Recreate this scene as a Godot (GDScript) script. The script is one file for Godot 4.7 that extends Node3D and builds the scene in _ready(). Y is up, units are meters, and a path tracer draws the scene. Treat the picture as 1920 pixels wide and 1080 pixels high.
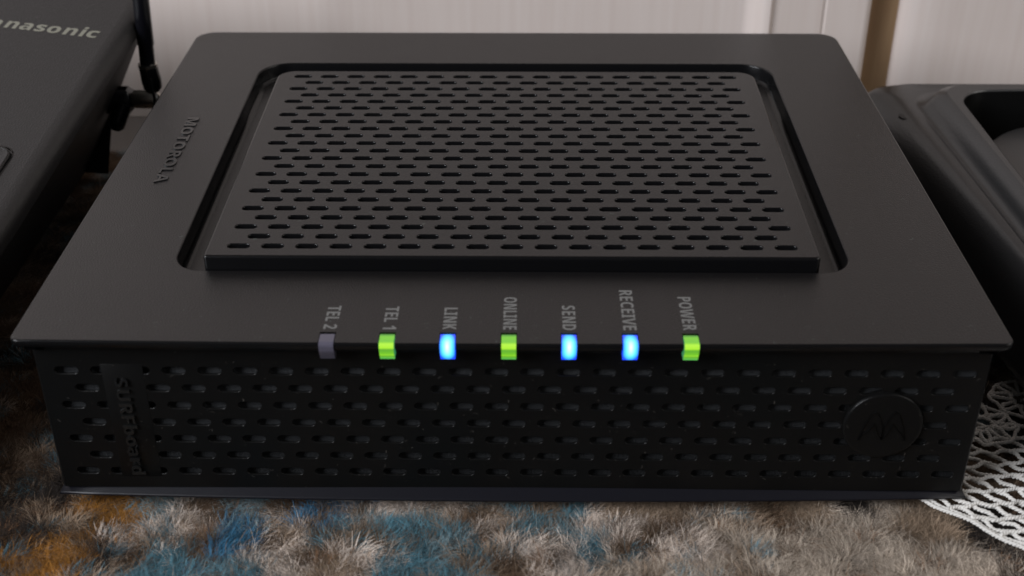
extends Node3D
# A black cable modem on a patterned shag rug, a phone base to its left, a charging cradle to its right,
# white cupboard doors behind. Sizes below are in millimetres; MM turns them into metres.

const MM := 0.001
var rng := RandomNumberGenerator.new()
var warp := FastNoiseLite.new()


# ---------------------------------------------------------------- helpers
func tag(o: Node, label: String, category: String, group := "") -> void:
	o.set_meta("label", label)
	o.set_meta("category", category)
	if group != "":
		o.set_meta("group", group)


func thing(called: String, label: String, category: String, at := Vector3.ZERO, group := "") -> Node3D:
	var o := Node3D.new()
	o.name = called
	o.position = at * MM
	tag(o, label, category, group)
	add_child(o, true)
	return o


func begin() -> SurfaceTool:
	var st := SurfaceTool.new()
	st.begin(Mesh.PRIMITIVE_TRIANGLES)
	return st


func obj(called: String, st: SurfaceTool, m: Material, parent: Node, normals := true) -> MeshInstance3D:
	if normals:
		st.generate_normals()
	var o := MeshInstance3D.new()
	o.name = called
	o.mesh = st.commit()
	o.material_override = m
	parent.add_child(o, true)
	return o


# one mesh of two finishes: satin faces and glossy moulded walls
func obj2(called: String, st: SurfaceTool, m: Material, st2: SurfaceTool, m2: Material, parent: Node) -> MeshInstance3D:
	st.generate_normals()
	st2.generate_normals()
	st.set_material(m)
	st2.set_material(m2)
	var mesh := st.commit()
	mesh = st2.commit(mesh)
	var o := MeshInstance3D.new()
	o.name = called
	o.mesh = mesh
	parent.add_child(o, true)
	return o


func tri(st: SurfaceTool, a: Vector3, b: Vector3, c: Vector3, group := -1) -> void:
	for p in [a, b, c]:
		st.set_smooth_group(group)
		st.add_vertex(p * MM)


func quad(st: SurfaceTool, a: Vector3, b: Vector3, c: Vector3, d: Vector3, group := -1) -> void:
	tri(st, a, b, c, group)
	tri(st, a, c, d, group)


# joins rings of equally many points; groups gives each band its smooth group
func loft(st: SurfaceTool, rings: Array, groups: Array, closed := true) -> void:
	for k in rings.size() - 1:
		var a: PackedVector3Array = rings[k]
		var b: PackedVector3Array = rings[k + 1]
		var n := a.size()
		for i in (n if closed else n - 1):
			var j := (i + 1) % n
			quad(st, a[i], b[i], b[j], a[j], groups[k])


func cap(st: SurfaceTool, ring: PackedVector3Array, group := -1) -> void:
	var flat := PackedVector2Array()
	for p in ring:
		flat.append(Vector2(p.x, p.z))
	var t := Geometry2D.triangulate_polygon(flat)
	for i in range(0, t.size(), 3):
		var a := ring[t[i]]
		var b := ring[t[i + 1]]
		var c := ring[t[i + 2]]
		if (b - a).cross(c - a).y > 0.0:
			tri(st, a, c, b, group)
		else:
			tri(st, a, b, c, group)


# rounded outline through four corners (x, z), seen from above, with a radius for each
func outline(corners: Array, radii: Array, steps := 8) -> PackedVector2Array:
	var out := PackedVector2Array()
	var n := corners.size()
	for i in n:
		var p: Vector2 = corners[i]
		var to_prev: Vector2 = (corners[(i + n - 1) % n] - p).normalized()
		var to_next: Vector2 = (corners[(i + 1) % n] - p).normalized()
		var half := acos(clampf(to_prev.dot(to_next), -1, 1)) / 2.0
		var r: float = radii[i]
		var d := r / tan(half)
		var c := p + (to_prev + to_next).normalized() * (r / sin(half))
		var s := p + to_prev * d - c
		var e := p + to_next * d - c
		var turn := s.angle_to(e)
		for k in steps + 1:
			out.append(c + s.rotated(turn * k / steps))
	return out


func inset(poly: PackedVector2Array, by: float) -> PackedVector2Array:
	var out := PackedVector2Array()
	var n := poly.size()
	var area := 0.0
	for i in n:
		area += poly[i].cross(poly[(i + 1) % n])
	var s := 1.0 if area > 0 else -1.0
	for i in n:
		var a := (poly[i] - poly[(i + n - 1) % n]).normalized()
		var b := (poly[(i + 1) % n] - poly[i]).normalized()
		var t := a + b
		if t.length() < 1e-4:
			t = b
		t = t.normalized()
		var nrm := Vector2(-t.y, t.x) * s
		var stretch := 1.0 / maxf(0.5, nrm.dot(Vector2(-b.y, b.x) * s))
		out.append(poly[i] + nrm * by * stretch)
	return out


func lift(poly: PackedVector2Array, y: float) -> PackedVector3Array:
	var out := PackedVector3Array()
	for p in poly:
		out.append(Vector3(p.x, y, p.y))
	return out


func box(st: SurfaceTool, lo: Vector3, hi: Vector3, bevel := 0.0) -> void:
	var o := outline([Vector2(lo.x, lo.z), Vector2(hi.x, lo.z), Vector2(hi.x, hi.z), Vector2(lo.x, hi.z)], [bevel + 0.01, bevel + 0.01, bevel + 0.01, bevel + 0.01], 3)
	var rings := [lift(inset(o, bevel), lo.y), lift(o, lo.y + bevel), lift(o, hi.y - bevel), lift(inset(o, bevel), hi.y)]
	loft(st, rings, [1, 1, 1])
	cap(st, rings[0])
	cap(st, rings[3])


# tube along points
func tube(st: SurfaceTool, pts: PackedVector3Array, radii: Array, sides := 8, ends := true, group := 1) -> void:
	var rings := []
	var up := Vector3.UP
	for i in pts.size():
		var d := (pts[mini(i + 1, pts.size() - 1)] - pts[maxi(i - 1, 0)]).normalized()
		if absf(d.dot(up)) > 0.95:
			up = Vector3.RIGHT
		var a := d.cross(up).normalized()
		up = a.cross(d).normalized()
		var r: float = radii[mini(i, radii.size() - 1)]
		var ring := PackedVector3Array()
		for k in sides:
			var t := TAU * k / sides
			ring.append(pts[i] + (a * cos(t) + up * sin(t)) * r)
		rings.append(ring)
	var g := []
	g.resize(rings.size())
	g.fill(group)
	loft(st, rings, g)
	if ends:
		for e in [[0, rings[0]], [1, rings[rings.size() - 1]]]:
			var mid := pts[0] if e[0] == 0 else pts[pts.size() - 1]
			for k in sides:
				tri(st, mid, e[1][k], e[1][(k + 1) % sides])


func letters(st: SurfaceTool, text: String, bold: bool, at: Vector3, along: Vector3, high: Vector3, deep: Vector3) -> void:
	var f := SystemFont.new()
	f.font_names = PackedStringArray(["Droid Sans"])
	f.font_weight = 700 if bold else 400
	var t := TextMesh.new()
	t.text = text
	t.font = f
	t.font_size = 32
	t.pixel_size = 0.01
	t.depth = 0.1
	t.curve_step = 1.0
	var b := t.get_aabb()
	var m := Basis(along / b.size.x, high / b.size.y, deep / b.size.z)
	st.append_from(t, 0, Transform3D(m, at - m * b.position).scaled(Vector3.ONE * MM))


# sheet with stadium-shaped slots, in its own (u, v, w) axes: w is outward. rows: [v, first u, pitch, count]
func slotted(st: SurfaceTool, xf: Transform3D, lo: Vector2, hi: Vector2, rows: Array, row_pitch: float, size: Vector2, bevel: float, thick: float, walls: SurfaceTool) -> void:
	var put := func(u: float, v: float, w: float) -> Vector3: return xf * Vector3(u, v, w)
	var v_first: float = rows[0][0] - row_pitch / 2
	var v_last: float = rows[rows.size() - 1][0] + row_pitch / 2
	for band in [[lo.y, v_first], [v_last, hi.y]]:
		quad(st, put.call(lo.x, band[0], 0), put.call(lo.x, band[1], 0), put.call(hi.x, band[1], 0), put.call(hi.x, band[0], 0))
	var shape := []
	var r := size.y / 2
	var straight := size.x / 2 - r
	for s in [1, -1]:
		for k in 9:
			var a := -PI / 2 + PI * k / 8
			shape.append([Vector2(s * (straight), 0), Vector2(cos(a), sin(a)) * s])
	for row in rows:
		var v: float = row[0]
		var v0 := v - row_pitch / 2
		var v1 := v + row_pitch / 2
		var left: float = row[1] - row[2] / 2
		var right: float = row[1] + row[2] * (row[3] - 0.5)
		for side in [[lo.x, left], [right, hi.x]]:
			if side[1] - side[0] > 0.01:
				quad(st, put.call(side[0], v0, 0), put.call(side[0], v1, 0), put.call(side[1], v1, 0), put.call(side[1], v0, 0))
		for i in int(row[3]):
			var c := Vector2(row[1] + row[2] * i, v)
			var hw: float = row[2] / 2
			var hh := row_pitch / 2
			var n := shape.size()
			var outer := []
			var rim := []
			for k in n:
				var p: Vector2 = shape[k][0] + shape[k][1] * (r + bevel)
				rim.append(c + p)
				var f := minf(hw / maxf(absf(p.x), 1e-6), hh / maxf(absf(p.y), 1e-6))
				outer.append(c + p * f)
			for k in n:
				var j := (k + 1) % n
				var a: Vector2 = outer[k]
				var b: Vector2 = outer[j]
				quad(st, put.call(rim[k].x, rim[k].y, 0), put.call(a.x, a.y, 0), put.call(b.x, b.y, 0), put.call(rim[j].x, rim[j].y, 0))
				if absf(a.x - b.x) > 1e-4 and absf(a.y - b.y) > 1e-4:
					var q := Vector2(a.x if absf(absf(a.x - c.x) - hw) < 1e-4 else b.x, a.y if absf(absf(a.y - c.y) - hh) < 1e-4 else b.y)
					tri(st, put.call(a.x, a.y, 0), put.call(q.x, q.y, 0), put.call(b.x, b.y, 0))
			var rings := []
			for lv in [[bevel, 0.0], [bevel * 0.3, -bevel * 0.3], [0.0, -bevel], [0.0, -thick]]:
				var ring := PackedVector3Array()
				for k in n:
					var p: Vector2 = c + shape[k][0] + shape[k][1] * (r + lv[0])
					ring.append(put.call(p.x, p.y, lv[1]))
				rings.append(ring)
			loft(walls, rings, [2, 2, 2])


# ---------------------------------------------------------------- materials
func noise_tex(freq: float, px: int, nseed: int, normal := 0.0, ramp: Gradient = null, octaves := 3) -> NoiseTexture2D:
	var n := FastNoiseLite.new()
	n.seed = nseed
	n.frequency = freq
	n.fractal_octaves = octaves
	var t := NoiseTexture2D.new()
	t.width = px
	t.height = px
	t.seamless = true
	t.noise = n
	t.color_ramp = ramp
	if normal > 0.0:
		t.as_normal_map = true
		t.bump_strength = normal
	return t


func ramp2(a: Color, b: Color) -> Gradient:
	var g := Gradient.new()
	g.set_color(0, a)
	g.set_color(1, b)
	return g


func lin(r: float, g: float, b: float) -> Color:
	return Color(r, g, b).linear_to_srgb()


func plastic(c: Color, rough: float, spec: float, grain := 0.0) -> StandardMaterial3D:
	var m := StandardMaterial3D.new()
	m.albedo_color = c
	m.roughness = rough
	m.metallic_specular = spec
	if grain > 0.0:
		m.normal_enabled = true
		m.normal_texture = grain_map
		m.normal_scale = grain
		m.uv1_triplanar = true
		m.uv1_scale = Vector3.ONE * 120.0
	return m


# a clear light guide: hot where the diode sits behind it, deeper in colour towards its rims
func guide(mid: Color, half: Color, rim: Color, energy: float) -> StandardMaterial3D:
	var g := Gradient.new()
	g.set_color(0, mid)
	g.set_color(1, rim)
	g.add_point(0.58, half)
	g.add_point(0.84, half.lerp(rim, 0.35))
	var t := GradientTexture2D.new()
	t.gradient = g
	t.width = 64
	t.height = 64
	t.fill = GradientTexture2D.FILL_RADIAL
	t.fill_from = Vector2(0.5, 0.46)
	t.fill_to = Vector2(1.08, 0.46)
	var m := glow(Color.WHITE, energy)
	m.emission_texture = t
	m.emission_operator = BaseMaterial3D.EMISSION_OP_MULTIPLY
	return m


func glow(c: Color, energy: float) -> StandardMaterial3D:
	var m := StandardMaterial3D.new()
	m.albedo_color = lin(0.05, 0.05, 0.05)
	m.roughness = 0.25
	m.emission_enabled = true
	m.emission = c
	m.emission_energy_multiplier = energy
	return m


# black plastic with specks of dust and lint lying on it
func dusty(base: Color, speck: Color, amount: int, nseed: int) -> ImageTexture:
	var im := Image.create(1024, 1024, false, Image.FORMAT_RGB8)
	var r := RandomNumberGenerator.new()
	r.seed = nseed
	for y in 1024:
		for x in 1024:
			var k := 1.0 + r.randfn(0.0, 0.10)
			im.set_pixel(x, y, Color(base.r * k, base.g * k, base.b * k))
	for i in amount:
		var p := Vector2(r.randf() * 1024, r.randf() * 1024)
		var d := Vector2.from_angle(r.randf() * TAU)
		var bend := r.randf_range(-0.25, 0.25)
		var k := r.randf_range(0.3, 1.0)
		for s in (r.randi_range(1, 3) if r.randf() < 0.8 else r.randi_range(5, 14)):
			for q in [[0, 0, 1.0], [1, 0, 0.9], [0, 1, 0.9], [1, 1, 0.7], [-1, 0, 0.5], [0, -1, 0.5]]:
				im.set_pixel(posmod(int(p.x) + q[0], 1024), posmod(int(p.y) + q[1], 1024), base.lerp(speck, k * q[2]))
			p += d * 1.5
			d = d.rotated(bend)
	return ImageTexture.create_from_image(im)


var grain_map: NoiseTexture2D


# ---------------------------------------------------------------- the scene
func _ready() -> void:
	rng.seed = 7
	warp.seed = 3
	warp.frequency = 1.0
	flecks.seed = 17
	flecks.noise_type = FastNoiseLite.TYPE_CELLULAR
	flecks.cellular_return_type = FastNoiseLite.RETURN_CELL_VALUE
	flecks.frequency = 0.24

	# camera, light, exposure
	var cam := Camera3D.new()
	cam.name = "camera"
	cam.fov = 25.16
	cam.near = 0.01
	cam.far = 30.0
	cam.position = Vector3(2.347, 190.45, 214.02) * MM
	cam.rotation = Vector3(-0.55128, 0.00932, -0.00087)
	var att := CameraAttributesPhysical.new()
	att.frustum_focal_length = 9.0
	att.frustum_focus_distance = 0.315
	att.exposure_aperture = 3.8
	att.frustum_near = 0.01
	att.frustum_far = 30.0
	cam.attributes = att
	add_child(cam)
	cam.fov = 25.16
	cam.current = true

	var env := Environment.new()
	env.background_mode = Environment.BG_COLOR
	env.background_color = lin(0.055, 0.054, 0.055)
	env.tonemap_mode = Environment.TONE_MAPPER_LINEAR
	env.tonemap_exposure = 0.9
	env.sdfgi_enabled = true
	env.ssao_enabled = true
	env.ssil_enabled = true
	var we := WorldEnvironment.new()
	we.name = "world_environment"
	we.environment = env
	add_child(we)

	# daylight from a window up to the left, in front of the modem
	var win := AreaLight3D.new()
	win.name = "window_light"
	win.area_size = Vector2(0.8, 0.7)
	win.light_energy = 3.0
	win.light_color = Color(0.97, 0.98, 1.0)
	win.light_size = 0.7
	win.shadow_enabled = true
	add_child(win)
	win.look_at_from_position(Vector3(-1.05, 0.74, 0.62), Vector3(0, 0.02, -0.05))

	# an added fill lamp up to the right, standing in for room bounce
	var win2 := AreaLight3D.new()
	win2.name = "room_fill_light"
	win2.area_size = Vector2(0.9, 0.9)
	win2.light_energy = 0.8
	win2.light_color = Color(1.0, 0.98, 0.96)
	win2.light_size = 1.4
	win2.shadow_enabled = true
	add_child(win2)
	win2.look_at_from_position(Vector3(1.15, 0.75, 0.28), Vector3(0, 0, -0.1))

	grain_map = noise_tex(0.22, 512, 11, 3.0, null, 2)
	build_doors()
	build_rug()
	build_modem()
	build_phone_base()
	build_cradle()
	build_doily()


# ---------------------------------------------------------------- cupboard doors behind
func build_doors() -> void:
	var white := StandardMaterial3D.new()
	white.albedo_color = Color.WHITE
	white.albedo_texture = noise_tex(0.03, 512, 21, 0.0, ramp2(Color(0.80, 0.748, 0.722), Color(0.83, 0.787, 0.765)), 4)
	white.uv1_triplanar = true
	white.uv1_scale = Vector3(14.0, 0.5, 14.0)
	white.roughness = 0.45
	white.metallic_specular = 0.4
	var brown := StandardMaterial3D.new()
	brown.albedo_texture = noise_tex(0.02, 256, 22, 0.0, ramp2(Color(0.66, 0.53, 0.40), Color(0.73, 0.61, 0.47)), 4)
	brown.uv1_triplanar = true
	brown.uv1_scale = Vector3(40.0, 3.0, 40.0)
	brown.roughness = 0.6

	var wall := begin()
	box(wall, Vector3(-900, -20, -265), Vector3(900, 700, -227), 0.5)
	var w := obj("wall", wall, brown, self)
	w.set_meta("kind", "structure")
	var shelf := begin()
	box(shelf, Vector3(-900, -40, -226.5), Vector3(900, -6.1, 700), 0.5)
	w = obj("shelf", shelf, white, self)
	w.set_meta("kind", "structure")

	var d := thing("cupboard_door", "white cupboard door with faint upright grain and a moulded stile, behind the modem", "cupboard door", Vector3(0, -6, -226))
	# profile across x (x, z): flat field, cove that swells out, stile, rounded edge into the gap
	var prof := [[-700, 0], [-50, 0]]
	for k in 12:
		var t := (k + 1) / 12.0
		prof.append([-50 + 122 * t, 3.0 * t * t])
	for k in 8:
		var t := (k + 1) / 8.0
		prof.append([72 + 8.0 * t, 3.0 + 6.0 * t * t * (3.0 - 2.0 * t)])
	var st := begin()
	strip(st, prof, 0, 600, 1)
	obj("door_field", st, white, d)
	st = begin()
	strip(st, [[80.0, 9.0], [81.3, 7.6]], 0, 600, 1)
	strip(st, [[81.3, 7.6], [96.6, 7.4]], 0, 600, 2)
	strip(st, [[96.6, 7.4], [97.0, 7.0]], 0, 600, 3)
	strip(st, [[97.0, 7.0], [97.6, 7.0]], 0, 600, 4)
	strip(st, [[97.6, 7.0], [98.0, 7.4]], 0, 600, 5)
	strip(st, [[98.0, 7.4], [110, 7.4]], 0, 600, 6)
	var p2 := []
	for k in 7:
		var t := k / 6.0 * PI / 2
		p2.append([110 + 2.2 * sin(t), 5.2 + 2.2 * cos(t)])
	strip(st, p2, 0, 600, 7)
	strip(st, [[112.2, 5.2], [112.2, -0.9]], 0, 600, 8)
	obj("door_stile", st, white, d)

	var e := thing("cupboard_door", "white cupboard door with a rounded edge, right of the brown gap", "cupboard door", Vector3(0, -6, -226))
	st = begin()
	strip(st, [[122.6, -0.9], [122.6, 0.0]], 0, 600, 1)
	var p3 := []
	for k in 13:
		var t := k / 12.0 * PI / 2
		p3.append([122.6 + 14 * (1 - cos(t)), 5 * sin(t)])
	strip(st, p3, 0, 600, 2)
	strip(st, [[136.6, 5], [800, 5]], 0, 600, 3)
	obj("door_face", st, white, e)


func strip(st: SurfaceTool, prof: Array, y0: float, y1: float, group: int) -> void:
	for i in prof.size() - 1:
		var a := [prof[i][0] * 1.098, prof[i][1]]
		var b := [prof[i + 1][0] * 1.098, prof[i + 1][1]]
		quad(st, Vector3(a[0], y0, a[1]), Vector3(a[0], y1, a[1]), Vector3(b[0], y1, b[1]), Vector3(b[0], y0, b[1]), group)


# ---------------------------------------------------------------- rug
var blobs := []
var flecks := FastNoiseLite.new()


func rug_color(x: float, z: float) -> Color:
	var wx := x + warp.get_noise_2d(x * 0.12, z * 0.12) * 6.0 + warp.get_noise_2d(x * 0.45 + 50, z * 0.45) * 3.2
	var wz := z + warp.get_noise_2d(x * 0.12 + 90, z * 0.12 + 40) * 6.0 + warp.get_noise_2d(x * 0.45, z * 0.45 + 70) * 3.2
	var best := 1e9
	var second := 1e9
	var c := Color.WHITE
	for b in blobs:
		var dx: float = wx - b[0]
		var dz: float = wz - b[1]
		if absf(dx) > 40.0 or absf(dz) > 40.0:
			continue
		var d: float = sqrt(dx * dx + dz * dz) / b[2]
		if d < best:
			second = best
			best = d
			c = b[3]
		elif d < second:
			second = d
	var fleck := flecks.get_noise_2d(wx, wz)
	if x < 55:
		if fleck > 0.62:
			return Color(0.10, 0.068, 0.048)
		if fleck > 0.36:
			return Color(0.27, 0.20, 0.145)
		if fleck < -0.78:
			return Color(0.60, 0.505, 0.44)
		if fleck < -0.56:
			return Color(0.105, 0.20, 0.245)
	elif fleck > 0.7:
		return Color(0.24, 0.185, 0.14)
	var clump := warp.get_noise_2d(x * 0.55 + 200, z * 0.55 + 300)
	if clump > 0.30 and x < 50:
		return Color(0.11, 0.075, 0.052) if clump > 0.36 else Color(0.30, 0.225, 0.165)
	if second - best < 0.16 and rng.randf() < 0.5:
		return Color(0.12, 0.085, 0.06) if rng.randf() < 0.7 else Color(0.25, 0.14, 0.08)
	return c


func build_rug() -> void:
	var cream := Color(0.62, 0.525, 0.455)
	var beige := Color(0.47, 0.395, 0.325)
	var tan_ := Color(0.31, 0.23, 0.165)
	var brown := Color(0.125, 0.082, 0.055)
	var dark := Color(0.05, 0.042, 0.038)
	var blue := Color(0.095, 0.205, 0.255)
	var deep := Color(0.045, 0.145, 0.25)
	var pale_blue := Color(0.19, 0.275, 0.305)
	var orange := Color(0.36, 0.165, 0.04)
	# patches of the pattern and, left of the modem, painted shade; (pixel-free) places on the rug in mm: x, z, reach, colour
	var at := [
		[-98, 17, 6, orange], [-90, 10, 5, orange], [-92, -1, 6, orange], [-104, 16, 6, orange], [-83, 2, 5, orange], [-86, -5, 4, orange],
		[-86, 12, 4, dark], [-97, 3, 5, tan_], [-104, 5, 7, dark], [-112, -4, 8, dark], [-103, -9, 7, dark], [-101, -24, 8, dark], [-112, -20, 8, brown], [-108, -36, 8, dark], [-116, -50, 10, brown], [-104, -52, 9, dark], [-120, -34, 8, brown], [-116, -70, 10, dark], [-126, -88, 11, brown], [-112, -95, 10, dark], [-128, -112, 10, dark], [-116, -125, 10, brown], [-132, -60, 10, dark], [-126, 2, 8, dark], [-120, -150, 12, tan_], [-110, -172, 12, beige], [-136, -166, 12, brown], [-148, -140, 12, dark], [-145, -110, 12, dark], [-145, -80, 12, brown], [-120, 14, 8, brown],  # most dark and brown here is shade beside the modem, painted into the pile
		[-80, 7, 5, cream], [-78, 14, 5, brown], [-74, 16, 7, blue], [-79, -2, 4, pale_blue], [-71, 4, 6, cream], [-66, -1, 4, brown],
		[-65, 9, 5, brown], [-59, 11, 6, deep], [-58, -1, 5, pale_blue], [-52, 13, 5, cream], [-56, 18, 5, blue], [-48, 3, 5, cream],
		[-49, -4, 4, brown], [-42, 0, 5, deep], [-43, 13, 6, cream], [-40, 8, 4, brown], [-37, 16, 5, tan_], [-34, 3, 4, cream],
		[-28, 6, 6, blue], [-31, 14, 6, cream], [-24, -3, 5, cream], [-19, 3, 6, blue], [-21, 14, 7, blue], [-12, 5, 6, blue],
		[-13, -3, 4, cream], [-7, 1, 3, brown], [-3, 4, 5, cream], [-9, 16, 7, blue], [-14, 11, 4, pale_blue], [0, -4, 4, pale_blue],
		[4, 2, 5, blue], [8, -3, 4, tan_], [2, 10, 6, cream], [9, 6, 4, pale_blue], [14, -3, 5, blue], [12, 11, 5, cream], [-1, 16, 5, brown],
		[18, 2, 4, cream], [20, 9, 4, blue], [13, 18, 5, cream], [25, -3, 5, tan_], [26, 6, 5, cream], [28, 12, 4, brown], [33, 1, 4, brown],
		[36, -3, 5, tan_], [38, 8, 7, cream], [30, 18, 6, beige], [45, 0, 5, beige], [43, -4, 3, brown], [52, 9, 8, beige], [48, 17, 7, beige],
		[56, 1, 4, brown], [60, 5, 3, brown], [64, -3, 6, tan_], [66, 9, 8, beige], [62, 18, 8, beige], [75, 3, 7, beige], [80, 13, 8, beige],
		[76, -5, 3, dark], [90, 4, 6, tan_], [95, 14, 8, beige], [105, 4, 7, dark], [104, -8, 6, tan_], [114, -3, 7, brown], [118, 8, 7, deep],
		[112, 15, 7, dark], [122, -16, 7, brown], [112, -22, 6, tan_], [106, -30, 8, brown], [120, -34, 8, dark],
	]
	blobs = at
	var palette := [cream, beige, tan_, brown, dark, blue, deep, pale_blue, orange, beige, cream]
	var gx := -420
	while gx < 420:
		var gz := -190
		while gz < 260:
			if (gx < -136 and (gz > -32 or gx < -160)) or gx > 122 or gz > 24 or (gz < -32 and gx > -95):
				blobs.append([gx + rng.randf_range(-4, 4), gz + rng.randf_range(-4, 4), rng.randf_range(4, 8), palette[rng.randi() % palette.size()]])
			gz += 13
		gx += 13

	var rug := thing("shag_rug", "shag rug in blue, cream, brown and orange patches under the modem", "rug")
	var back := StandardMaterial3D.new()
	back.albedo_color = lin(0.07, 0.055, 0.045)
	back.roughness = 1.0
	back.metallic_specular = 0.1
	var st := begin()
	box(st, Vector3(-700, -6, -184), Vector3(700, -1.5, 700), 0.3)
	obj("rug_backing", st, back, rug)

	# one lock of fibres, set down many times
	var lock := begin()
	for i in 56:
		var root := Vector3(rng.randf_range(-1.5, 1.5), 0, rng.randf_range(-1.5, 1.5))
		var lean := Vector2.from_angle(rng.randfn(0.0, 0.7)) * rng.randf_range(0.9, 2.0)
		var curl := Vector2.from_angle(rng.randf() * TAU) * rng.randf_range(0.0, 0.9)
		var length := rng.randf_range(3.0, 4.9)
		var tint := rng.randf_range(0.84, 1.16)
		var width := rng.randf_range(0.08, 0.15)
		var p := root
		var dir := Vector3(lean.x * 0.35, 1, lean.y * 0.35).normalized()
		var face := Vector3(rng.randfn(), 0, rng.randfn()).normalized()
		var pts := [p]
		for s in 5:
			p += dir * length / 5.0
			dir = (dir + Vector3(lean.x * 0.30 + curl.x * 0.25, -0.14, lean.y * 0.30 + curl.y * 0.25)).normalized()
			pts.append(p)
		for s in 5:
			var w0 := width * (1.0 - 0.12 * s)
			var w1 := width * (1.0 - 0.12 * (s + 1)) if s < 4 else 0.03
			lock.set_color(Color(tint, tint, tint))
			var d0: Vector3 = face * w0 / 2
			var d1: Vector3 = face * w1 / 2
			quad(lock, pts[s] - d0, pts[s + 1] - d1, pts[s + 1] + d1, pts[s] + d0, 1)
	lock.generate_normals()
	var fibre := StandardMaterial3D.new()
	fibre.vertex_color_use_as_albedo = true
	fibre.roughness = 1.0
	fibre.metallic_specular = 0.05
	var where := []
	var tint_of := []
	var flow := FastNoiseLite.new()
	flow.seed = 9
	flow.frequency = 0.07
	var zones := [[-170.0, -182.0, 190.0, 60.0, 1.25, 0.0], [-420.0, -182.0, 420.0, 260.0, 2.6, 1.0]]
	for zone in zones:
		var step: float = zone[4]
		var x: float = zone[0]
		while x < zone[2]:
			var z: float = zone[1]
			while z < zone[3]:
				var px := x + rng.randf_range(-0.6, 0.6) * step
				var pz := z + rng.randf_range(-0.6, 0.6) * step
				z += step
				var inner := px > -170 and px < 190 and pz < 60
				if zone[5] == 1.0 and inner:
					continue
				if absf(px) < 93 and pz < -10 and pz > -166:
					continue
				if px < -150 and pz < 0 and px > -280:
					continue
				if px > 146 and pz < 0 and px < 240:
					continue
				var ang := flow.get_noise_2d(px, pz) * 4.0 + 0.9
				var under := (absf(px) < 101 and pz < 2.5 and pz > -176) or (px < -128 and px > -300 and pz < 24) or (px > 122 and px < 222 and pz < 12)
				var s := rng.randf_range(0.75, 1.2) * (step / 1.25 if step > 1.5 else 1.0)
				var sy := s * rng.randf_range(0.85, 1.1) * (1.0 + 0.55 * warp.get_noise_2d(px * 0.5 + 900, pz * 0.5))
				if under:
					sy *= 0.5
				elif px > 84 and px < 200 and pz > -80 and pz < 60 and (px - 88) > (pz + 6.3) * 1.12:
					sy *= 0.8
				var b := Basis(Vector3.UP, ang + rng.randfn(0.0, 0.5)).scaled(Vector3(s, sy, s))
				where.append(Transform3D(b, Vector3(px, -1.6, pz) * MM))
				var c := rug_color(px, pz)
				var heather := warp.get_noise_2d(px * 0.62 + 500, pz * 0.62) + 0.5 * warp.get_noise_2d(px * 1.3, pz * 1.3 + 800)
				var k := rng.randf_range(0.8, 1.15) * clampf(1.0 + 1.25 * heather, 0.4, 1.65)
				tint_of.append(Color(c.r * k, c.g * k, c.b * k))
			x += step
	var mm := MultiMesh.new()
	mm.transform_format = MultiMesh.TRANSFORM_3D
	mm.use_colors = true
	mm.mesh = lock.commit()
	mm.instance_count = where.size()
	for i in where.size():
		mm.set_instance_transform(i, where[i])
		mm.set_instance_color(i, tint_of[i])
	var pile := MultiMeshInstance3D.new()
	pile.name = "rug_pile"
	pile.multimesh = mm
	pile.material_override = fibre
	pile.set_meta("kind", "stuff")
	rug.add_child(pile)
	print("locks ", where.size())


# ---------------------------------------------------------------- modem
const LEDS := [-36.9, -24.8, -12.6, -0.3, 11.8, 24.1, 36.3]


func lid_outline(with_notches: bool) -> Array:
	# returns [points, inward normals]; front edge bows out slightly
	var pts := PackedVector2Array()
	var nor := PackedVector2Array()
	for c in [[Vector2(-94, -168.6), 6.0, PI, PI * 1.5], [Vector2(94, -168.6), 6.0, PI * 1.5, TAU]]:
		for k in 11:
			var a: float = lerpf(c[2], c[3], k / 10.0)
			pts.append(c[0] + Vector2(cos(a), sin(a)) * c[1])
			nor.append(-Vector2(cos(a), sin(a)))
	for k in 9:
		var a := k / 8.0 * PI / 2
		pts.append(Vector2(98.9, -2.1) + Vector2(cos(a), sin(a)) * 2.0)
		nor.append(-Vector2(cos(a), sin(a)))
	var xs := []
	for i in 39:
		xs.append([95.0 - i * 5.0, 0])
	for x in LEDS:
		xs.append([x + 1.65, 1])
		xs.append([x - 1.65, 2])
	xs.sort_custom(func(a, b): return a[0] > b[0])
	for e in xs:
		var x: float = e[0]
		var z := 0.75 * (1 - x * x / 9025.0) - 0.1
		var inside := false
		for l in LEDS:
			if absf(x - l) < 1.64:
				inside = true
		if inside:
			continue
		if e[1] == 2 and with_notches:
			pts.append(Vector2(x, -3.6))
			nor.append(Vector2.ZERO)
		pts.append(Vector2(x, z))
		nor.append(Vector2(0, -1))
		if e[1] == 1 and with_notches:
			pts.append(Vector2(x, -3.6))
			nor.append(Vector2.ZERO)
	for k in range(0, 9):
		var a := PI / 2 + k / 8.0 * PI / 2
		pts.append(Vector2(-98.9, -2.1) + Vector2(cos(a), sin(a)) * 2.0)
		nor.append(-Vector2(cos(a), sin(a)))
	return [pts, nor]


func recess_outline() -> PackedVector2Array:
	return outline([Vector2(-75.2, -148.4), Vector2(75.2, -148.4), Vector2(74.4, -27.9), Vector2(-74.4, -27.9)], [9.0, 9.0, 6.5, 6.5], 10)


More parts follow.
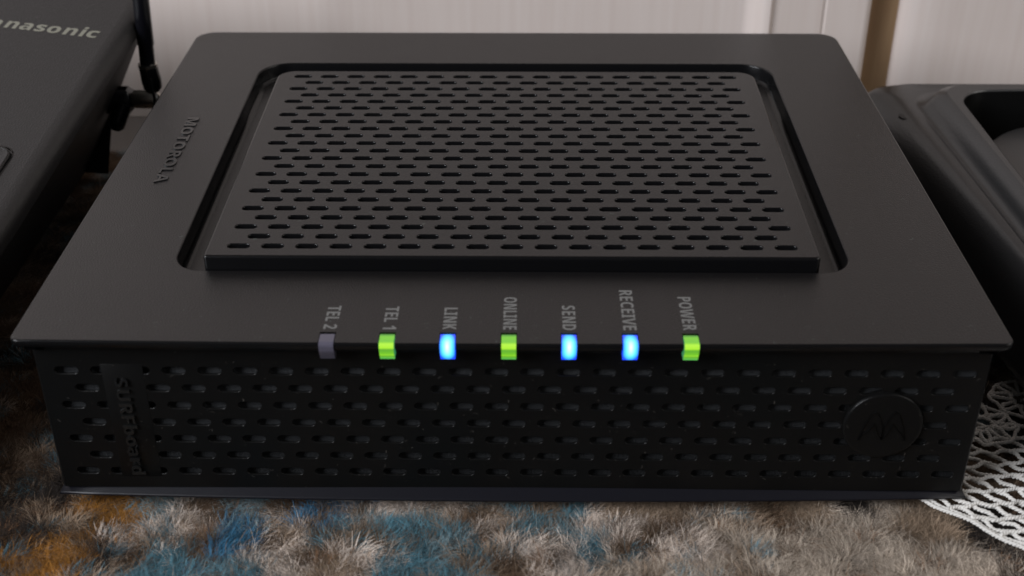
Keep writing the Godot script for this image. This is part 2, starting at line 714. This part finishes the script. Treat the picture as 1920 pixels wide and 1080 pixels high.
func build_modem() -> void:
	var lid_mat := plastic(Color.WHITE, 0.36, 0.49, 0.22)
	lid_mat.albedo_texture = dusty(Color(0.076, 0.071, 0.074), Color(0.42, 0.48, 0.45), 70, 5)
	lid_mat.uv1_scale = Vector3.ONE * 18.0
	var gloss := plastic(lin(0.004, 0.004, 0.0045), 0.22, 0.38)
	var face_mat := plastic(Color.WHITE, 0.3, 0.28, 0.12)
	face_mat.albedo_texture = dusty(Color(0.06, 0.06, 0.06), Color(0.4, 0.38, 0.36), 130, 8)
	face_mat.uv1_scale = Vector3.ONE * 18.0
	var shield_mat := plastic(lin(0.030, 0.032, 0.035), 0.7, 0.4)
	shield_mat.normal_enabled = true
	shield_mat.normal_texture = noise_tex(0.3, 256, 31, 14.0, null, 2)
	shield_mat.uv1_triplanar = true
	shield_mat.uv1_scale = Vector3.ONE * 70.0
	var print_mat := plastic(lin(0.15, 0.15, 0.147), 0.6, 0.3)

	var modem := thing("cable_modem", "black cable modem with slotted vents and seven indicator lights, in the middle", "modem")

	# --- lid: top face with a recess, edge in two steps, notches for the indicator lights
	var st := begin()
	var lo := lid_outline(true)
	var pts: PackedVector2Array = lo[0]
	var nor: PackedVector2Array = lo[1]
	var ring_at := func(by: float, y: float) -> PackedVector3Array:
		var ring := PackedVector3Array()
		for i in pts.size():
			ring.append(Vector3(pts[i].x + nor[i].x * by, y, pts[i].y + nor[i].y * by))
		return ring
	var rings := []
	for lv in [[0.40, 46.0], [0.18, 45.94], [0.04, 45.8], [0.0, 45.55], [0.0, 44.75], [0.15, 44.6], [1.0, 44.5], [1.15, 44.4], [1.2, 43.6], [1.7, 43.5], [2.4, 42.4], [6.0, 42.35]]:
		rings.append(ring_at.call(lv[0], lv[1]))
	var st2 := begin()
	var band_group := [1, 1, 1, 1, 1, 1, 3, 3, 4, 5, 6]
	for k in rings.size() - 1:
		for i in pts.size():
			var j := (i + 1) % pts.size()
			var notch := nor[i] == Vector2.ZERO or nor[j] == Vector2.ZERO
			quad(st2, rings[k][i], rings[k + 1][i], rings[k + 1][j], rings[k][j], 20 + (i % 3) if notch else band_group[k])
	# top face: outer ring joined to the recess, as a left and a right half
	var rec := recess_outline()
	var top: PackedVector3Array = rings[0]
	face_with_hole(st, top, lift(inset(rec, -0.35), 46.0))
	var rr := [lift(inset(rec, -0.35), 46.0), lift(inset(rec, -0.1), 45.9), lift(rec, 45.65), lift(inset(rec, 0.5), 42.3), lift(inset(rec, 0.9), 41.75), lift(inset(rec, 1.7), 41.5)]
	loft(st2, rr, [7, 7, 7, 8, 8])
	cap(st, rr[5])
	var lid := obj2("lid", st, lid_mat, st2, gloss, modem)
	# printed names of the lights, and the raised maker's name
	var names := ["TEL 2", "TEL 1", "LINK", "ONLINE", "SEND", "RECEIVE", "POWER"]
	var lengths := [8.8, 8.6, 8.2, 12.4, 9.2, 15.4, 12.8]
	for i in 7:
		st = begin()
		var x: float = LEDS[i]
		letters(st, names[i], true, Vector3(x - 1.2, 46.0, -4.7 - lengths[i]), Vector3(0, 0, lengths[i]), Vector3(2.75, 0, 0), Vector3(0, 0.03, 0))
		obj("lettering", st, print_mat, lid, false)
	st = begin()
	letters(st, "MOTOROLA", true, Vector3(-88.6, 45.95, -108.2), Vector3(0, 0, 38.6), Vector3(3.1, 0, 0), Vector3(0, 0.36, 0))
	var raised := plastic(Color(0.085, 0.083, 0.083), 0.25, 0.6)
	obj("raised_lettering", st, raised, lid, false)

	# --- slotted grille standing proud in the recess
	st = begin()
	var g := outline([Vector2(-67.6, -134.0), Vector2(68.2, -134.0), Vector2(67.2, -27.95), Vector2(-67.2, -27.95)], [5.0, 5.0, 1.2, 0.8], 8)
	var gr := [lift(inset(g, 0.6), 49.5), lift(inset(g, 0.28), 49.42), lift(inset(g, 0.08), 49.22), lift(g, 48.9), lift(g, 48.4), lift(g, 41.5)]
	st2 = begin()
	loft(st2, gr, [1, 1, 1, 1, 1])
	var rows := []
	for k in 23:
		var off := 0.0 if k % 2 == 0 else 3.765
		rows.append([32.5 + 4.418 * k, -60.2 + off, 7.53, 17 if k % 2 == 0 else 16])
	# (u, v, w): u to the right, v backwards, w up
	var xf := Transform3D(Basis(Vector3(1, 0, 0), Vector3(0, 0, -1), Vector3(0, 1, 0)), Vector3(0, 49.5, 0))
	var lo_in := Vector2(-64.0, 30.2)
	var hi_in := Vector2(64.2, 132.0)
	slotted(st, xf, lo_in, hi_in, rows, 4.418, Vector2(4.9, 1.85), 0.22, 3.2, st2)
	# flat border between the slotted field and the edge
	face_with_hole(st, gr[0], PackedVector3Array([Vector3(lo_in.x, 49.5, -hi_in.y), Vector3(hi_in.x, 49.5, -hi_in.y), Vector3(hi_in.x, 49.5, -lo_in.y), Vector3(lo_in.x, 49.5, -lo_in.y)]))
	obj2("vent_grille", st, lid_mat, st2, gloss, modem)
	st = begin()
	box(st, Vector3(-65, 44.2, -133), Vector3(65, 44.8, -29.5), 0.1)  # black sheet added under the grille so the slots look dark inside
	obj("slot_shade_sheet", st, plastic(lin(0.003, 0.003, 0.003), 0.6, 0.2), modem)

	# --- body
	st = begin()
	var b := outline([Vector2(-98.0, -171.5), Vector2(98.4, -171.5), Vector2(98.4, -6.0), Vector2(-98.0, -6.0)], [5.0, 5.0, 0.5, 0.5], 6)
	loft(st, [lift(b, 3.6), lift(b, 42.0), lift(inset(b, 1.0), 42.2)], [1, 2])
	obj("body", st, gloss, modem)
	st = begin()
	box(st, Vector3(-97.0, 6.0, -5.8), Vector3(97.4, 41.8, -4.95), 0.05)
	obj("inner_shield", st, shield_mat, modem)
	# --- front panel with its slots
	st = begin()
	rows = []
	for k in 7:
		var even := k % 2 == 0
		rows.append([9.72 + 4.43 * k, -91.85 if even else -88.24, 7.41, 26 if even else 25])
	xf = Transform3D(Basis(Vector3(1, 0, 0), Vector3(0, 1, 0), Vector3(0, 0, 1)), Vector3(0, 0, -3.5))
	slotted(st, xf, Vector2(-97.6, 5.2), Vector2(98.0, 41.6), rows, 4.43, Vector2(4.85, 1.75), 0.14, 0.4, st)
	for s in [[-97.6, -98.0], [98.0, 98.4]]:
		quad(st, Vector3(s[0], 5.2, -3.5), Vector3(s[0], 41.6, -3.5), Vector3(s[1], 41.6, -3.9), Vector3(s[1], 5.2, -3.9), 5)
		quad(st, Vector3(s[1], 5.2, -3.9), Vector3(s[1], 41.6, -3.9), Vector3(s[1], 41.6, -6.5), Vector3(s[1], 5.2, -6.5), 5)
	quad(st, Vector3(-97.6, 41.6, -3.5), Vector3(98, 41.6, -3.5), Vector3(98, 42.0, -3.9), Vector3(-97.6, 42.0, -3.9), 6)
	quad(st, Vector3(-97.6, 42.0, -3.9), Vector3(98, 42.0, -3.9), Vector3(98, 42.0, -6.5), Vector3(-97.6, 42.0, -6.5), 6)
	obj("front_panel", st, face_mat, modem)
	# --- bottom flange with a sloping top
	st = begin()
	var level := func(by: float, y: float) -> PackedVector3Array:
		var ring := PackedVector3Array([Vector3(-99.0 + by, y, -172.5 + by), Vector3(99.4 - by, y, -172.5 + by)])
		for k in 21:
			var t := 1.0 - k / 10.0
			ring.append(Vector3(t * (99.2 - by) + 0.2, y, -3.0 - by + 1.8 * (1.0 - t * t)))
		return ring
	loft(st, [level.call(2.0, 3.3), level.call(0.05, 3.35), level.call(0.0, 3.45), level.call(0.0, 3.75), level.call(0.2, 3.95), level.call(2.3, 5.5), level.call(3.0, 5.5)], [1, 2, 3, 4, 5, 6])
	cap(st, level.call(2.0, 3.3))
	obj("base_flange", st, plastic(lin(0.006, 0.006, 0.009), 0.32, 0.38, 0.2), modem)
	# --- rubber feet
	for q in [Vector2(-84, -16), Vector2(84, -16), Vector2(-84, -158), Vector2(84, -158)]:
		st = begin()
		box(st, Vector3(q.x - 5, 0, q.y - 5), Vector3(q.x + 5, 3.32, q.y + 5), 0.4)
		obj("foot", st, gloss, modem)

	# --- raised name plate at the left of the front panel, its lettering reading downwards
	st = begin()
	box(st, Vector3(-84.6, 8.2, -4.7), Vector3(-76.0, 37.9, -3.46), 0.03)
	var plate := obj("name_plate", st, face_mat, modem)
	st = begin()
	letters(st, "SURFboard", true, Vector3(-82.2, 34.6, -3.4), Vector3(0, -25.6, 0), Vector3(3.0, 0, 0), Vector3(0, 0, 0.45))
	var name_mat := plastic(lin(0.008, 0.008, 0.008), 0.22, 0.5)
	obj("raised_lettering", st, name_mat, plate, false)

	# --- round badge at the right of the front panel
	st = begin()
	var c := Vector3(78.4, 23.3, 0)
	var rg := []
	for lv in [[8.35, -4.6], [8.35, -3.05], [8.27, -2.85], [8.05, -2.72], [7.7, -2.68], [0.02, -2.64]]:
		var ring := PackedVector3Array()
		for k in 64:
			var a := TAU * k / 64
			ring.append(c + Vector3(cos(a) * lv[0], sin(a) * lv[0], lv[1]))
		rg.append(ring)
	loft(st, rg, [1, 1, 1, 1, 2])
	var badge := obj("round_badge", st, face_mat, modem)
	st = begin()
	for s in [-1, 1]:
		var wing := [Vector2(0.0, -0.6), Vector2(1.1, 2.6), Vector2(2.0, 4.0), Vector2(2.9, 3.3), Vector2(4.0, 0.4), Vector2(5.0, -3.6), Vector2(4.1, -1.9), Vector2(2.9, -0.6), Vector2(2.0, 0.9), Vector2(0.9, -1.9), Vector2(0.0, -3.4)]
		var poly := PackedVector2Array()
		for q in wing:
			poly.append(Vector2(q.x * s, q.y))
		var t := Geometry2D.triangulate_polygon(poly)
		for i in range(0, t.size(), 3):
			tri(st, c + Vector3(poly[t[i]].x, poly[t[i]].y, -2.645), c + Vector3(poly[t[i + 1]].x, poly[t[i + 1]].y, -2.645), c + Vector3(poly[t[i + 2]].x, poly[t[i + 2]].y, -2.645))
		for i in poly.size():
			var p := poly[i]
			var q := poly[(i + 1) % poly.size()]
			quad(st, c + Vector3(p.x, p.y, -2.4), c + Vector3(p.x, p.y, -2.645), c + Vector3(q.x, q.y, -2.645), c + Vector3(q.x, q.y, -2.4))
	obj("emblem", st, face_mat, badge)

	# --- indicator lights: clear light guides that wrap over the edge
	var states := ["off", "green", "blue", "green", "blue", "blue", "green"]
	var said := {"off": "unlit grey indicator light", "green": "lit green indicator light", "blue": "lit blue indicator light"}
	for i in 7:
		var x: float = LEDS[i]
		var bow := 0.75 * (1 - x * x / 9025.0) - 0.1
		var sect := [Vector2(-2.75, 46.08), Vector2(-0.5 + bow, 46.08), Vector2(0.1 + bow, 45.75), Vector2(0.25 + bow, 45.3), Vector2(0.2 + bow, 44.2), Vector2(-0.1 + bow, 43.4), Vector2(-0.4, 41.7), Vector2(-2.75, 41.5)]
		var mats: Array
		match states[i]:
			"off":
				var m := plastic(lin(0.085, 0.08, 0.11), 0.3, 0.5)
				mats = [m, m, m, m]
			"green":
				var m := glow(Color.WHITE, 1.0)
				var hues := Gradient.new()
				hues.offsets = PackedFloat32Array([0.0, 0.10, 0.34, 0.40, 0.50, 0.54, 0.68, 0.72, 0.84, 0.88, 1.0])
				hues.colors = PackedColorArray([Color(0.22, 0.55, 0.05), Color(0.46, 0.80, 0.06), Color(0.44, 0.80, 0.05), Color(0.74, 1.0, 0.20), Color(0.70, 0.98, 0.12), Color(0.36, 0.70, 0.05), Color(0.48, 0.82, 0.07), Color(0.62, 0.92, 0.16), Color(0.34, 0.66, 0.10), Color(0.42, 0.80, 0.25), Color(0.30, 0.74, 0.36)])
				var shade := GradientTexture2D.new()
				shade.gradient = hues
				shade.width = 8
				shade.height = 128
				shade.fill_from = Vector2(0, 0)
				shade.fill_to = Vector2(0, 1)
				m.emission_texture = shade
				m.emission_operator = BaseMaterial3D.EMISSION_OP_MULTIPLY
				mats = [m, m, m, glow(lin(0.05, 0.36, 0.14), 0.6)]
			"blue":
				var m := guide(Color(0.90, 0.98, 1.0), Color(0.30, 0.80, 1.0), Color(0.03, 0.25, 1.0), 1.7)
				mats = [m, m, m, glow(lin(0.0, 0.06, 1.0), 1.0)]
		var mesh := ArrayMesh.new()
		var hw := 1.48
		var along := [0.0, 0.36, 0.43, 0.48, 0.60, 0.69, 0.97, 1.0]
		for part in [[0, [0, 1, 2, 3, 4, 5, 6]]]:
			var s := begin()
			for k in part[1]:
				var p: Vector2 = sect[k]
				var q: Vector2 = sect[k + 1]
				var c4 := [Vector3(x - hw, p.y, p.x), Vector3(x + hw, p.y, p.x), Vector3(x + hw, q.y, q.x), Vector3(x - hw, q.y, q.x)]
				var u4 := [Vector2(0, along[k]), Vector2(1, along[k]), Vector2(1, along[k + 1]), Vector2(0, along[k + 1])]
				for n in [0, 1, 2, 0, 2, 3]:
					s.set_smooth_group(k)
					s.set_uv(u4[n])
					s.add_vertex(c4[n] * MM)
			s.generate_normals()
			s.set_material(mats[part[0]])
			mesh = s.commit(mesh)
		var s := begin()
		for e in [-1, 1]:
			for k in range(1, sect.size() - 1):
				var p0: Vector2 = sect[0]
				var p1: Vector2 = sect[k]
				var p2: Vector2 = sect[k + 1]
				tri(s, Vector3(x + hw * e, p0.y, p0.x), Vector3(x + hw * e, p1.y, p1.x), Vector3(x + hw * e, p2.y, p2.x))
		s.generate_normals()
		s.set_material(mats[3])
		mesh = s.commit(mesh)
		var o := MeshInstance3D.new()
		o.name = "indicator_light"
		o.mesh = mesh
		o.set_meta("label", said[states[i]])
		modem.add_child(o, true)
		if states[i] != "off":
			var l := AreaLight3D.new()
			l.name = "indicator_glow"
			l.area_size = Vector2(2.8, 3.0) * MM
			l.light_color = Color(0.1, 0.35, 1.0) if states[i] == "blue" else Color(0.45, 1.0, 0.1)
			l.light_energy = 9.0e-5 if states[i] == "blue" else 3.0e-6
			l.light_size = 0.003
			l.shadow_enabled = true
			o.add_child(l, true)
			l.look_at_from_position(Vector3(x, 45.4, 0.9 + bow) * MM, Vector3(x, 50.4, 8.0) * MM)


# flat face between an outer ring and a hole, both at one height: cut along x = 0 at the back and the front
func face_with_hole(st: SurfaceTool, outer: PackedVector3Array, hole: PackedVector3Array) -> void:
	var y := outer[0].y
	var a := PackedVector2Array()
	for p in outer:
		a.append(Vector2(p.x, p.z))
	var h := PackedVector2Array()
	for p in hole:
		h.append(Vector2(p.x, p.z))
	for s in [-1.0, 1.0]:
		var half := PackedVector2Array([Vector2(0, -999), Vector2(999 * s, -999), Vector2(999 * s, 999), Vector2(0, 999)])
		var rest := Geometry2D.clip_polygons(half, h)
		for poly in rest:
			for piece in Geometry2D.intersect_polygons(poly, a):
				var t := Geometry2D.triangulate_polygon(piece)
				for i in range(0, t.size(), 3):
					var p := piece[t[i]]
					var q := piece[t[i + 1]]
					var r := piece[t[i + 2]]
					if (q - p).cross(r - p) < 0.0:
						tri(st, Vector3(p.x, y, p.y), Vector3(r.x, y, r.y), Vector3(q.x, y, q.y))
					else:
						tri(st, Vector3(p.x, y, p.y), Vector3(q.x, y, q.y), Vector3(r.x, y, r.y))


# ---------------------------------------------------------------- phone base on the left
func build_phone_base() -> void:
	var shell := plastic(Color.WHITE, 0.48, 0.45, 0.3)
	shell.albedo_texture = dusty(Color(0.112, 0.107, 0.108), Color(0.4, 0.38, 0.36), 14, 15)
	shell.uv1_scale = Vector3.ONE * 14.0
	var dark := plastic(lin(0.006, 0.006, 0.006), 0.3, 0.4)
	var phone := thing("phone_base", "dark grey sloping phone base with an aerial, at the left edge", "telephone base")
	# the sloping top: origin at its rear right corner, u to the right, v down the slope towards the front
	var o := Vector3(-112.4, 60.0, -178.0)
	var fwd := Vector3(-0.125, -0.217, 0.968).normalized()
	var right := Vector3(0.968, 0.02, 0.125)
	right = (right - fwd * right.dot(fwd)).normalized()
	var up := fwd.cross(right).normalized()
	# beyond v = 112 out of view, a level front is added to shade the rug
	var on := func(u: float, v: float, w: float) -> Vector3: return o + right * u + fwd * v + up * (w + 0.0016 * clampf(v - 105.0, 0.0, 70.0) ** 2 + 0.224 * maxf(v - 175.0, 0.0))
	var plan := func(by: float) -> PackedVector2Array:
		var bare := outline([Vector2(-170 + by, by), Vector2(-by, by + 1.0), Vector2(-by, 240 - by), Vector2(-170 + by, 240 - by)], [maxf(12.0 - by, 2.0), maxf(13.0 - by, 2.0), maxf(10.0 - by, 2.0), maxf(12.0 - by, 2.0)], 8)
		var fine := PackedVector2Array()
		for i in bare.size():
			var n := 1
			if i % 9 == 8:
				n = 15 if (i / 9) % 2 == 0 else 24
			for k in n:
				fine.append(bare[i].lerp(bare[(i + 1) % bare.size()], float(k) / n))
		return fine
	var ring_at := func(by: float, w: float) -> PackedVector3Array:
		var ring := PackedVector3Array()
		for p in plan.call(by):
			ring.append(on.call(p.x, p.y, w))
		return ring
	var rings := [ring_at.call(5.0, 0.0), ring_at.call(3.2, -0.15), ring_at.call(1.8, -0.7), ring_at.call(0.7, -1.8), ring_at.call(0.15, -3.4), ring_at.call(0.0, -5.0)]
	var base := PackedVector3Array()
	var last: PackedVector3Array = rings[5]
	var deep: PackedVector3Array = ring_at.call(14.5, -30.0)
	for i in last.size():
		var d: Vector3 = deep[i] - last[i]
		var t: float = (1.2 - last[i].y) / minf(d.y, -1.0)
		base.append(last[i] + d * t)
	rings.append(base)
	var st := begin()
	loft(st, rings, [1, 1, 1, 1, 1, 2])
	cap(st, base)
	# top face, triangulated in its own plane
	var flat: PackedVector2Array = plan.call(5.0)
	for band in 25:
		var cell := PackedVector2Array([Vector2(-200, band * 10.0), Vector2(50, band * 10.0), Vector2(50, band * 10.0 + 10.0), Vector2(-200, band * 10.0 + 10.0)])
		for piece in Geometry2D.intersect_polygons(cell, flat):
			var t := Geometry2D.triangulate_polygon(piece)
			for i in range(0, t.size(), 3):
				tri(st, on.call(piece[t[i]].x, piece[t[i]].y, 0.0), on.call(piece[t[i + 1]].x, piece[t[i + 1]].y, 0.0), on.call(piece[t[i + 2]].x, piece[t[i + 2]].y, 0.0), 1)
	obj("housing", st, shell, phone)
	# maker's name
	st = begin()
	letters(st, "Panasonic", true, on.call(-49.6, 24.9, 0.0), (right * 0.991 + fwd * 0.133) * 41.6, (right * 0.133 - fwd * 0.991) * 4.9, up * 0.06)
	obj("lettering", st, plastic(lin(0.17, 0.168, 0.135), 0.4, 0.5), phone, false)
	# raised key in a dark groove
	st = begin()
	var key := outline([Vector2(-60, 83), Vector2(-9.6, 83), Vector2(-9.6, 106), Vector2(-60, 106)], [5.0, 5.0, 5.0, 5.0], 6)
	for lv in [[0.0, 1.0, dark, "key_surround", 0.10], [1.0, 9.0, shell, "key", 0.7]]:
		var s := begin()
		var r0 := PackedVector3Array()
		var r1 := PackedVector3Array()
		var r2 := PackedVector3Array()
		for p in inset(key, lv[0]):
			r0.append(on.call(p.x, p.y, -0.3))
			r1.append(on.call(p.x, p.y, lv[4] - 0.08))
		for p in inset(key, lv[0] + 0.4):
			r2.append(on.call(p.x, p.y, lv[4]))
		loft(s, [r0, r1, r2], [1, 1])
		var tt := Geometry2D.triangulate_polygon(inset(key, lv[0] + 0.4))
		for i in range(0, tt.size(), 3):
			tri(s, r2[tt[i]], r2[tt[i + 1]], r2[tt[i + 2]], 1)
		obj(lv[3], s, lv[2], phone)
	# aerial, hinged on the right flank
	var rod := plastic(lin(0.004, 0.004, 0.006), 0.25, 0.5)
	var steel := StandardMaterial3D.new()
	steel.albedo_color = Color(0.72, 0.70, 0.67)
	steel.metallic = 1.0
	steel.roughness = 0.3
	st = begin()
	tube(st, PackedVector3Array([Vector3(-113.4, 40.5, -160), Vector3(-113.1, 47, -160), Vector3(-113.05, 47.4, -160), Vector3(-112.3, 64, -160), Vector3(-110.2, 110, -160), Vector3(-108.4, 150, -160)]), [2.3, 2.3, 2.5, 2.45, 2.1, 1.9], 14)
	var aerial := obj("aerial", st, rod, phone)
	st = begin()
	tube(st, PackedVector3Array([Vector3(-113.4, 40.2, -160), Vector3(-113.4, 41.1, -160)]), [2.95], 18)
	obj("ring", st, steel, aerial)
	st = begin()
	tube(st, PackedVector3Array([Vector3(-112.9, 32.0, -160), Vector3(-112.9, 33.2, -160), Vector3(-113.0, 35.5, -160), Vector3(-113.4, 40.15, -160)]), [1.8, 2.8, 3.05, 2.8], 16)
	obj("knuckle", st, rod, aerial)
	st = begin()
	box(st, Vector3(-120.5, 26.2, -162.0), Vector3(-111.0, 32.0, -158.6), 1.3)
	obj("bracket", st, steel, aerial)
	st = begin()
	box(st, Vector3(-112.6, 26.8, -158.3), Vector3(-111.8, 37.5, -157.0), 0.3)
	obj("clip", st, rod, aerial)
	st = begin()
	box(st, Vector3(-134.0, 24.5, -164.5), Vector3(-119.8, 32.5, -158.0), 1.6)
	obj("hinge", st, rod, aerial)
	st = begin()
	tube(st, PackedVector3Array([Vector3(-122.0, 28.5, -158.5), Vector3(-124.0, 24.5, -157.0), Vector3(-125.0, 21.7, -156.0), Vector3(-125.3, 20.7, -155.8)]), [2.6, 2.6, 2.4, 1.4], 14)
	obj("strain_relief", st, rod, phone)


# ---------------------------------------------------------------- charging cradle on the right
func build_cradle() -> void:
	var shell := plastic(Color.WHITE, 0.32, 0.55, 0.12)
	shell.albedo_texture = dusty(Color(0.15, 0.15, 0.153), Color(0.4, 0.38, 0.36), 20, 16)
	shell.uv1_scale = Vector3.ONE * 14.0
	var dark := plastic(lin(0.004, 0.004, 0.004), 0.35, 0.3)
	var cr := thing("charging_cradle", "black charging cradle with a rounded well, behind the modem's right side", "charging cradle")
	var ring_at := func(xr: float, xf_: float, zr: float, zf: float, rad: float, y: float) -> PackedVector3Array:
		return lift(outline([Vector2(xr, zr), Vector2(230, zr), Vector2(235, zf), Vector2(xf_, zf)], [rad, 14.0, 14.0, 12.0], 14), y)
	var rings := [
		ring_at.call(114.0, 138.0, -168.0, 4.0, 5.0, 1.2), ring_at.call(100.5, 128.8, -175.0, 10.0, 5.0, 9.0), ring_at.call(100.0, 128.0, -175.8, 10.5, 5.0, 10.5),
		ring_at.call(100.6, 128.4, -175.8, 10.2, 5.0, 12.0), ring_at.call(107.0, 131.8, -175.6, 8.0, 5.0, 21.5), ring_at.call(109.4, 132.4, -175.2, 7.0, 5.0, 25.2),
		ring_at.call(113.0, 132.8, -174.2, 6.0, 6.0, 28.4), ring_at.call(117.5, 133.0, -172.6, 5.6, 8.0, 29.9), ring_at.call(122.8, 133.3, -168.0, 5.2, 11.0, 29.4),
		ring_at.call(125.0, 134.4, -163.6, 4.6, 11.0, 29.8), ring_at.call(126.2, 135.2, -161.4, 4.0, 10.0, 32.2), ring_at.call(127.6, 136.0, -159.6, 3.4, 9.5, 34.8), ring_at.call(130.4, 137.4, -157.4, 2.0, 8.0, 36.0)]
	var st := begin()
	loft(st, rings, [1, 1, 1, 1, 1, 1, 1, 1, 1, 1, 1, 1])
	var well := outline([Vector2(133.6, -152.8), Vector2(226, -157.0), Vector2(226, -20), Vector2(136.6, -20)], [11.0, 6.0, 10.0, 6.0], 14)
	# keep the well inside the top face at the front, where the rim is narrow
	face_with_hole_at(st, rings[12], lift(inset(well, -0.4), 36.0), 180.0)
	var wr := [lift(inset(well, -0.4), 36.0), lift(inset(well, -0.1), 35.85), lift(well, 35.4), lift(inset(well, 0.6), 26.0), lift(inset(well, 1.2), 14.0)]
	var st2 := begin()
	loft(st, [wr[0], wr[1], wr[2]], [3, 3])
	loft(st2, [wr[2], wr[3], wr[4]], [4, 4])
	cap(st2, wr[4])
	obj2("housing", st, shell, st2, dark, cr)
	# round rest inside the well
	st = begin()
	var rg := []
	for lv in [[31.0, 14.2], [31.0, 27.6], [30.7, 28.0], [30.0, 28.2], [20.0, 28.0], [0.05, 27.4]]:
		var ring := PackedVector3Array()
		for k in 72:
			var a := TAU * k / 72
			ring.append(Vector3(165.2 + cos(a) * lv[0], lv[1], -115.5 + sin(a) * lv[0]))
		rg.append(ring)
	loft(st, rg, [1, 2, 2, 2, 2])
	obj("handset_rest", st, shell, cr)
	# small dark dent on the flank
	st = begin()
	var dent := PackedVector3Array()
	for k in 20:
		var a := TAU * k / 20
		dent.append(Vector3(117.9 + cos(a) * 1.1 + sin(a) * 0.4, 29.35, -148.5 + sin(a) * 1.9))
	var low := PackedVector3Array()
	for p in dent:
		low.append(p + Vector3(0, -1.5, 0))
	loft(st, [low, dent], [1])
	cap(st, dent)
	obj("dent", st, dark, cr)


func face_with_hole_at(st: SurfaceTool, outer: PackedVector3Array, hole: PackedVector3Array, at_x: float) -> void:
	var moved := PackedVector3Array()
	for p in outer:
		moved.append(p - Vector3(at_x, 0, 0))
	var h := PackedVector3Array()
	for p in hole:
		h.append(p - Vector3(at_x, 0, 0))
	var s := begin()
	face_with_hole(s, moved, h)
	st.append_from(s.commit(), 0, Transform3D(Basis(), Vector3(at_x, 0, 0) * MM))


# ---------------------------------------------------------------- crochet doily
func cord(st: SurfaceTool, pts: PackedVector3Array, r: float, pitch: float) -> void:
	var curve := Curve3D.new()
	for i in pts.size():
		var d := (pts[mini(i + 1, pts.size() - 1)] - pts[maxi(i - 1, 0)]) / 6.0
		curve.add_point(pts[i], -d, d)
	curve.bake_interval = 0.4
	var n := int(curve.get_baked_length() / 0.42)
	var phase := rng.randf() * TAU
	for ply in 2:
		var line := PackedVector3Array()
		var rad := []
		for k in n + 1:
			var s := curve.get_baked_length() * k / maxf(n, 1)
			var p := curve.sample_baked(s)
			var q := curve.sample_baked(minf(s + 0.3, curve.get_baked_length()))
			var d := (q - p).normalized() if q.distance_to(p) > 0.001 else Vector3.RIGHT
			var a := d.cross(Vector3.UP).normalized()
			var b := a.cross(d)
			var t := s / pitch * TAU + phase + PI * ply
			line.append(p + (a * cos(t) + b * sin(t)) * r * 0.75)
			rad.append(r * rng.randf_range(0.78, 1.2))
		if line.size() > 1:
			tube(st, line, rad, 6, true, 1)


func build_doily() -> void:
	var thread := StandardMaterial3D.new()
	thread.albedo_color = lin(0.66, 0.64, 0.61)
	thread.roughness = 0.95
	thread.metallic_specular = 0.2
	thread.rim_enabled = true
	thread.rim = 0.4
	var doily := thing("crochet_doily", "white crochet lace doily under the modem's right front corner", "doily")
	var edge0 := Vector2(87.0, -7.2)
	var dir := Vector2(26.6, 23.6).normalized()
	var side := Vector2(dir.y, -dir.x)
	var jig := func(p: Vector2, k: float) -> Vector3:
		var w := Vector2(warp.get_noise_2d(p.x * 0.13 + k, p.y * 0.13), warp.get_noise_2d(p.x * 0.13, p.y * 0.13 + 30 + k)) * 0.9
		return Vector3(p.x + w.x, 2.3 + warp.get_noise_2d(p.x * 0.1, p.y * 0.1 + 60) * 0.9, p.y + w.y)
	# border cords and net lines that run with the edge
	var st := begin()
	for off in [0.0, 0.9]:
		var pts := PackedVector3Array()
		for k in 30:
			pts.append(jig.call(edge0 + dir * (k * 4.0 - 24.0) + side * off, 0.0))
		cord(st, pts, 0.32, 1.5)
	obj("border_cord", st, thread, doily)
	st = begin()
	var offs := [2.4, 4.9, 7.6, 10.5, 13.6, 17.0, 20.6, 24.4, 28.5, 33.0]
	for row in offs.size():
		var pts := PackedVector3Array()
		for k in 46:
			var zig := 0.3 if k % 2 == 0 else -0.3
			pts.append(jig.call(edge0 + dir * (k * 2.6 - 34.0) + side * (offs[row] + zig), row * 0.3))
		cord(st, pts, 0.34, 1.5)
	# cross lines that run with the modem's front
	for k in 19:
		var pts := PackedVector3Array()
		var z := -33.0 + k * 4.0
		var x0 := edge0.x + (z - edge0.y) * dir.x / dir.y
		for i in 24:
			pts.append(jig.call(Vector2(x0 + 0.8 + i * 2.4, z + (0.3 if i % 2 == 0 else -0.3) - i * 0.22), k * 0.2) + Vector3(0, 0.5, 0))
		cord(st, pts, 0.33, 1.45)
	obj("net", st, thread, doily)
	# rosettes of loops further in
	st = begin()
	for ro in [[Vector2(111.5, -30), 7.5], [Vector2(124, -40), 7.5], [Vector2(108, -46), 7.5]]:
		var c: Vector2 = ro[0]
		for ring in [0.38, 0.98]:
			var pts := PackedVector3Array()
			for k in 25:
				var a := TAU * k / 24
				pts.append(jig.call(c + Vector2.from_angle(a) * ro[1] * (ring + 0.05 * sin(a * 8)), 2.0) + Vector3(0, 0.7, 0))
			cord(st, pts, 0.31, 1.4)
		for k in 8:
			var a := TAU * k / 8 + 0.2
			var pts := PackedVector3Array()
			for i in 9:
				var t := i / 8.0
				var rr: float = ro[1] * (0.38 + 0.58 * sin(t * PI))
				pts.append(jig.call(c + Vector2.from_angle(a + (t - 0.5) * 0.62) * rr, 2.0) + Vector3(0, 0.8, 0))
			cord(st, pts, 0.34, 1.5)
	obj("rosettes", st, thread, doily)
